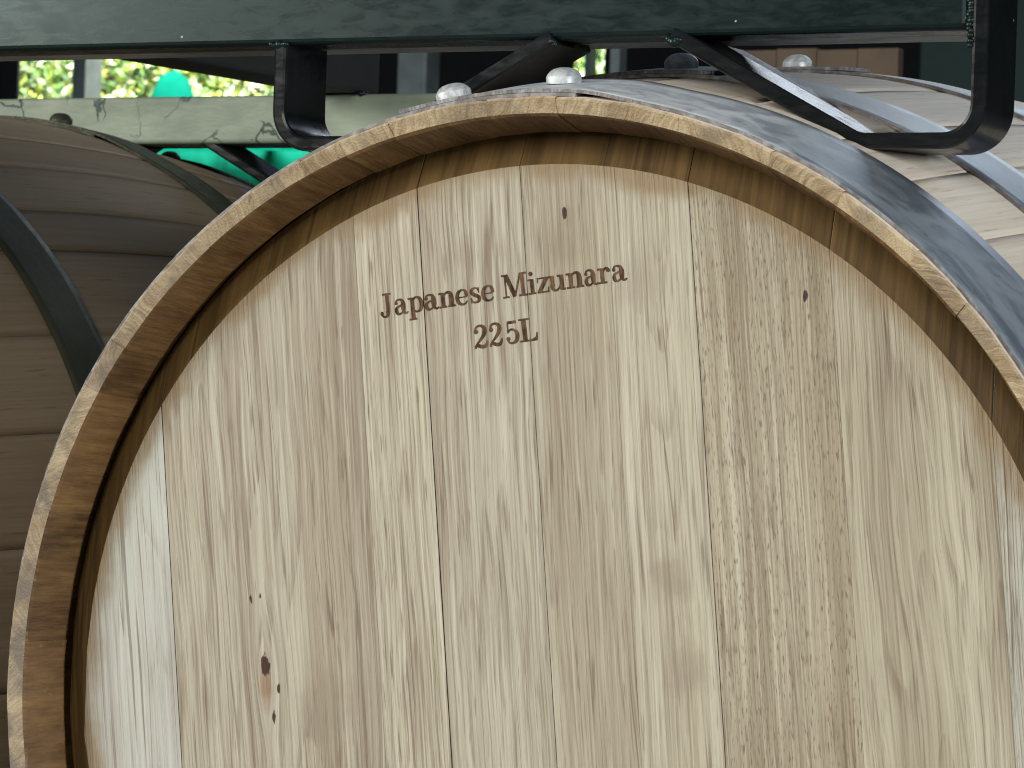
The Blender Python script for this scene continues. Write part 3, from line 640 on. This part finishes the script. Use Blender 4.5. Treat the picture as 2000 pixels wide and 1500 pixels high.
def foliage(name, label, cx, cy, cz, rx, ry, rz, n, size, cols, seed):
    rj = random.Random(seed); root = empty(name, (0, 0, 0), label, 'tree', None)
    vs = []; fs = []; mi = []
    for i in range(n):
        while True:
            p = Vector((rj.uniform(-1, 1), rj.uniform(-1, 1), rj.uniform(-1, 1)))
            if p.length < 1: break
        c = Vector((cx+p.x*rx, cy+p.y*ry, cz+p.z*rz)); s_ = size*rj.uniform(.6, 1.5)
        q = Vector((rj.gauss(0, 1), rj.gauss(0, 1)-0.6, rj.gauss(0, 1)+0.5)).normalized(); t = q.orthogonal().normalized(); b = q.cross(t)
        an = rj.uniform(0, 6.28); t2 = t*math.cos(an)+b*math.sin(an); b2 = q.cross(t2); k = len(vs)
        vs += [tuple(c-t2*s_), tuple(c+b2*s_*.45+q*s_*.15), tuple(c+t2*s_), tuple(c-b2*s_*.45+q*s_*.15)]; fs.append((k, k+1, k+2, k+3)); mi.append(rj.randrange(len(cols)))
    o = link('crown', mesh('crown', vs, fs, mi), root, cols); o['kind'] = 'stuff'
    bm = bmesh.new(); bmesh.ops.create_cone(bm, cap_ends=True, segments=10, radius1=0.16, radius2=0.07, depth=cz-FLOOR+0.2, matrix=Matrix.Translation((cx, cy, (cz+FLOOR-0.2)/2)))
    me = bpy.data.meshes.new('trunk'); bm.to_mesh(me); bm.free(); link('trunk', me, root, [plain('bark_'+name, (0.12, 0.09, 0.06), 0.9, 0, 12)])
LF = [plain('leaf_yellow_green', (0.34, 0.42, 0.07), 0.5, 0, 3), plain('leaf_green', (0.16, 0.34, 0.10), 0.5, 0, 3), plain('leaf_pale', (0.52, 0.60, 0.40), 0.5, 0, 3)]
foliage('broadleaf_tree', 'sunlit yellow green tree beyond the left bay of the shed', -14.2, 19.4, 2.6, 1.5, 1.0, 1.6, 15000, 0.042, LF, 1)
foliage('broadleaf_tree', 'sunlit yellow green tree beyond the bay right of the grey post', -12.2, 19.6, 2.5, 1.7, 1.0, 1.6, 16000, 0.042, LF, 2)
foliage('broadleaf_tree', 'sunlit tree showing in the narrow bright gap above the middle rivet', -9.5, 19.6, 2.4, 0.9, 0.8, 1.2, 6000, 0.042, LF, 3)
# teal water tank with a domed, uneven cover, and a teal tarpaulin screen below the sill line
def dome(root, name, cx, cy, z0, z1, r, mat, seed):
    rj = random.Random(seed); vs = []; fs = []; P = [(1.0, 0), (1.0, .45), (.97, .62), (.88, .78), (.70, .90), (.42, .97), (0.02, 1.0)]; n = 28
    ph = [rj.uniform(0, 6) for _ in range(3)]
    for (pr_, pz) in P:
        for k in range(n):
            a_ = 2*math.pi*k/n; w = 1+0.05*math.sin(2*a_+ph[0])+0.04*math.sin(5*a_+ph[1])
            vs.append((cx+r*pr_*w*math.cos(a_), cy+r*pr_*w*math.sin(a_), z0+(z1-z0)*pz*(1+0.03*math.sin(3*a_+ph[2])*pr_)))
    for i in range(len(P)-1):
        for k in range(n): fs.append((i*n+k, i*n+(k+1) % n, (i+1)*n+(k+1) % n, (i+1)*n+k))
    fs.append(tuple((len(P)-1)*n+k for k in range(n)))
    return link(name, mesh(name, vs, fs), root, [mat], True)
tank = dome(None, 'water_tank', -12.0, 17.2, FLOOR-0.12, 2.17, 0.24, plain('teal_tank_plastic', (0.0, 0.085, 0.058), 0.9, 0, 3, 0.15, spec=0.05), 4); tag(tank, 'round teal tank outside the bay under the trees', 'tank')
scr = empty('tarpaulin_screen', (0, 0, 0), 'teal tarpaulin screen with sunlit top hem below the rear beam', 'screen')
vs = []; fs = []; nx, nz = 60, 10
for i in range(nx+1):
    for j in range(nz+1):
        x = -13.0+4.4*i/nx; z = FLOOR-0.12+(1.60-FLOOR+0.12)*j/nz; vs.append((x, 16.6+0.05*math.sin(x*6)+0.03*math.sin(x*17+j*.5), z))
for i in range(nx):
    for j in range(nz): fs.append((i*(nz+1)+j, (i+1)*(nz+1)+j, (i+1)*(nz+1)+j+1, i*(nz+1)+j+1))
o = link('sheet', mesh('sheet', vs, fs), scr, [TEAL], True); md = o.modifiers.new('thick', 'SOLIDIFY'); md.thickness = 0.01
part(scr, 'hem', -13.0, -8.6, 16.48, 16.52, 1.54, 1.60, TEALB)

# things in the dim middle distance
p1 = empty('steel_post', (0, 0, 0), 'grey steel post standing in the gloom left of the rivets', 'post'); part(p1, 'shaft', -4.735, -4.62, 7.95, 8.05, FLOOR, 3.2, POST, 0.008); part(p1, 'foot_plate', -4.80, -4.55, 7.88, 8.12, FLOOR, FLOOR+0.02, POST)
p2 = empty('steel_post', (0, 0, 0), 'thin grey post right of the small bright gap', 'post'); part(p2, 'shaft', -3.930, -3.895, 7.97, 8.03, FLOOR, 3.2, POST, 0.004); part(p2, 'foot_plate', -3.99, -3.83, 7.92, 8.08, FLOOR, FLOOR+0.02, POST)
cab = empty('storage_cabinet', (0, 0, 0), 'dark green metal cabinet in the gloom behind the right bracket', 'cabinet')
part(cab, 'body', -2.93, -2.30, 8.2, 8.8, FLOOR, 2.4, DKG, 0.01)
part(cab, 'door', -2.915, -2.62, 8.185, 8.2, FLOOR+0.1, 2.35, DKG); part(cab, 'door', -2.61, -2.315, 8.185, 8.2, FLOOR+0.1, 2.35, DKG)
WOOD = plain('rough_tan_board', (0.062, 0.040, 0.020), 0.7, 0, 9, 0.3)
cr = empty('wooden_panel', (0, 0, 0), 'tan wooden panel glimpsed behind the right bracket above the barrel', 'panel')
for i in range(4): part(cr, 'board', -1.02+i*0.057, -1.02+i*0.057+0.0566, 2.50, 2.518, FLOOR, 0.588+0.0015*math.sin(i*2), WOOD, 0.001)
part(cr, 'batten', -1.02, -0.794, 2.5182, 2.535, 0.30, 0.36, WOOD); part(cr, 'batten', -1.02, -0.794, 2.5182, 2.535, -0.10, -0.04, WOOD)
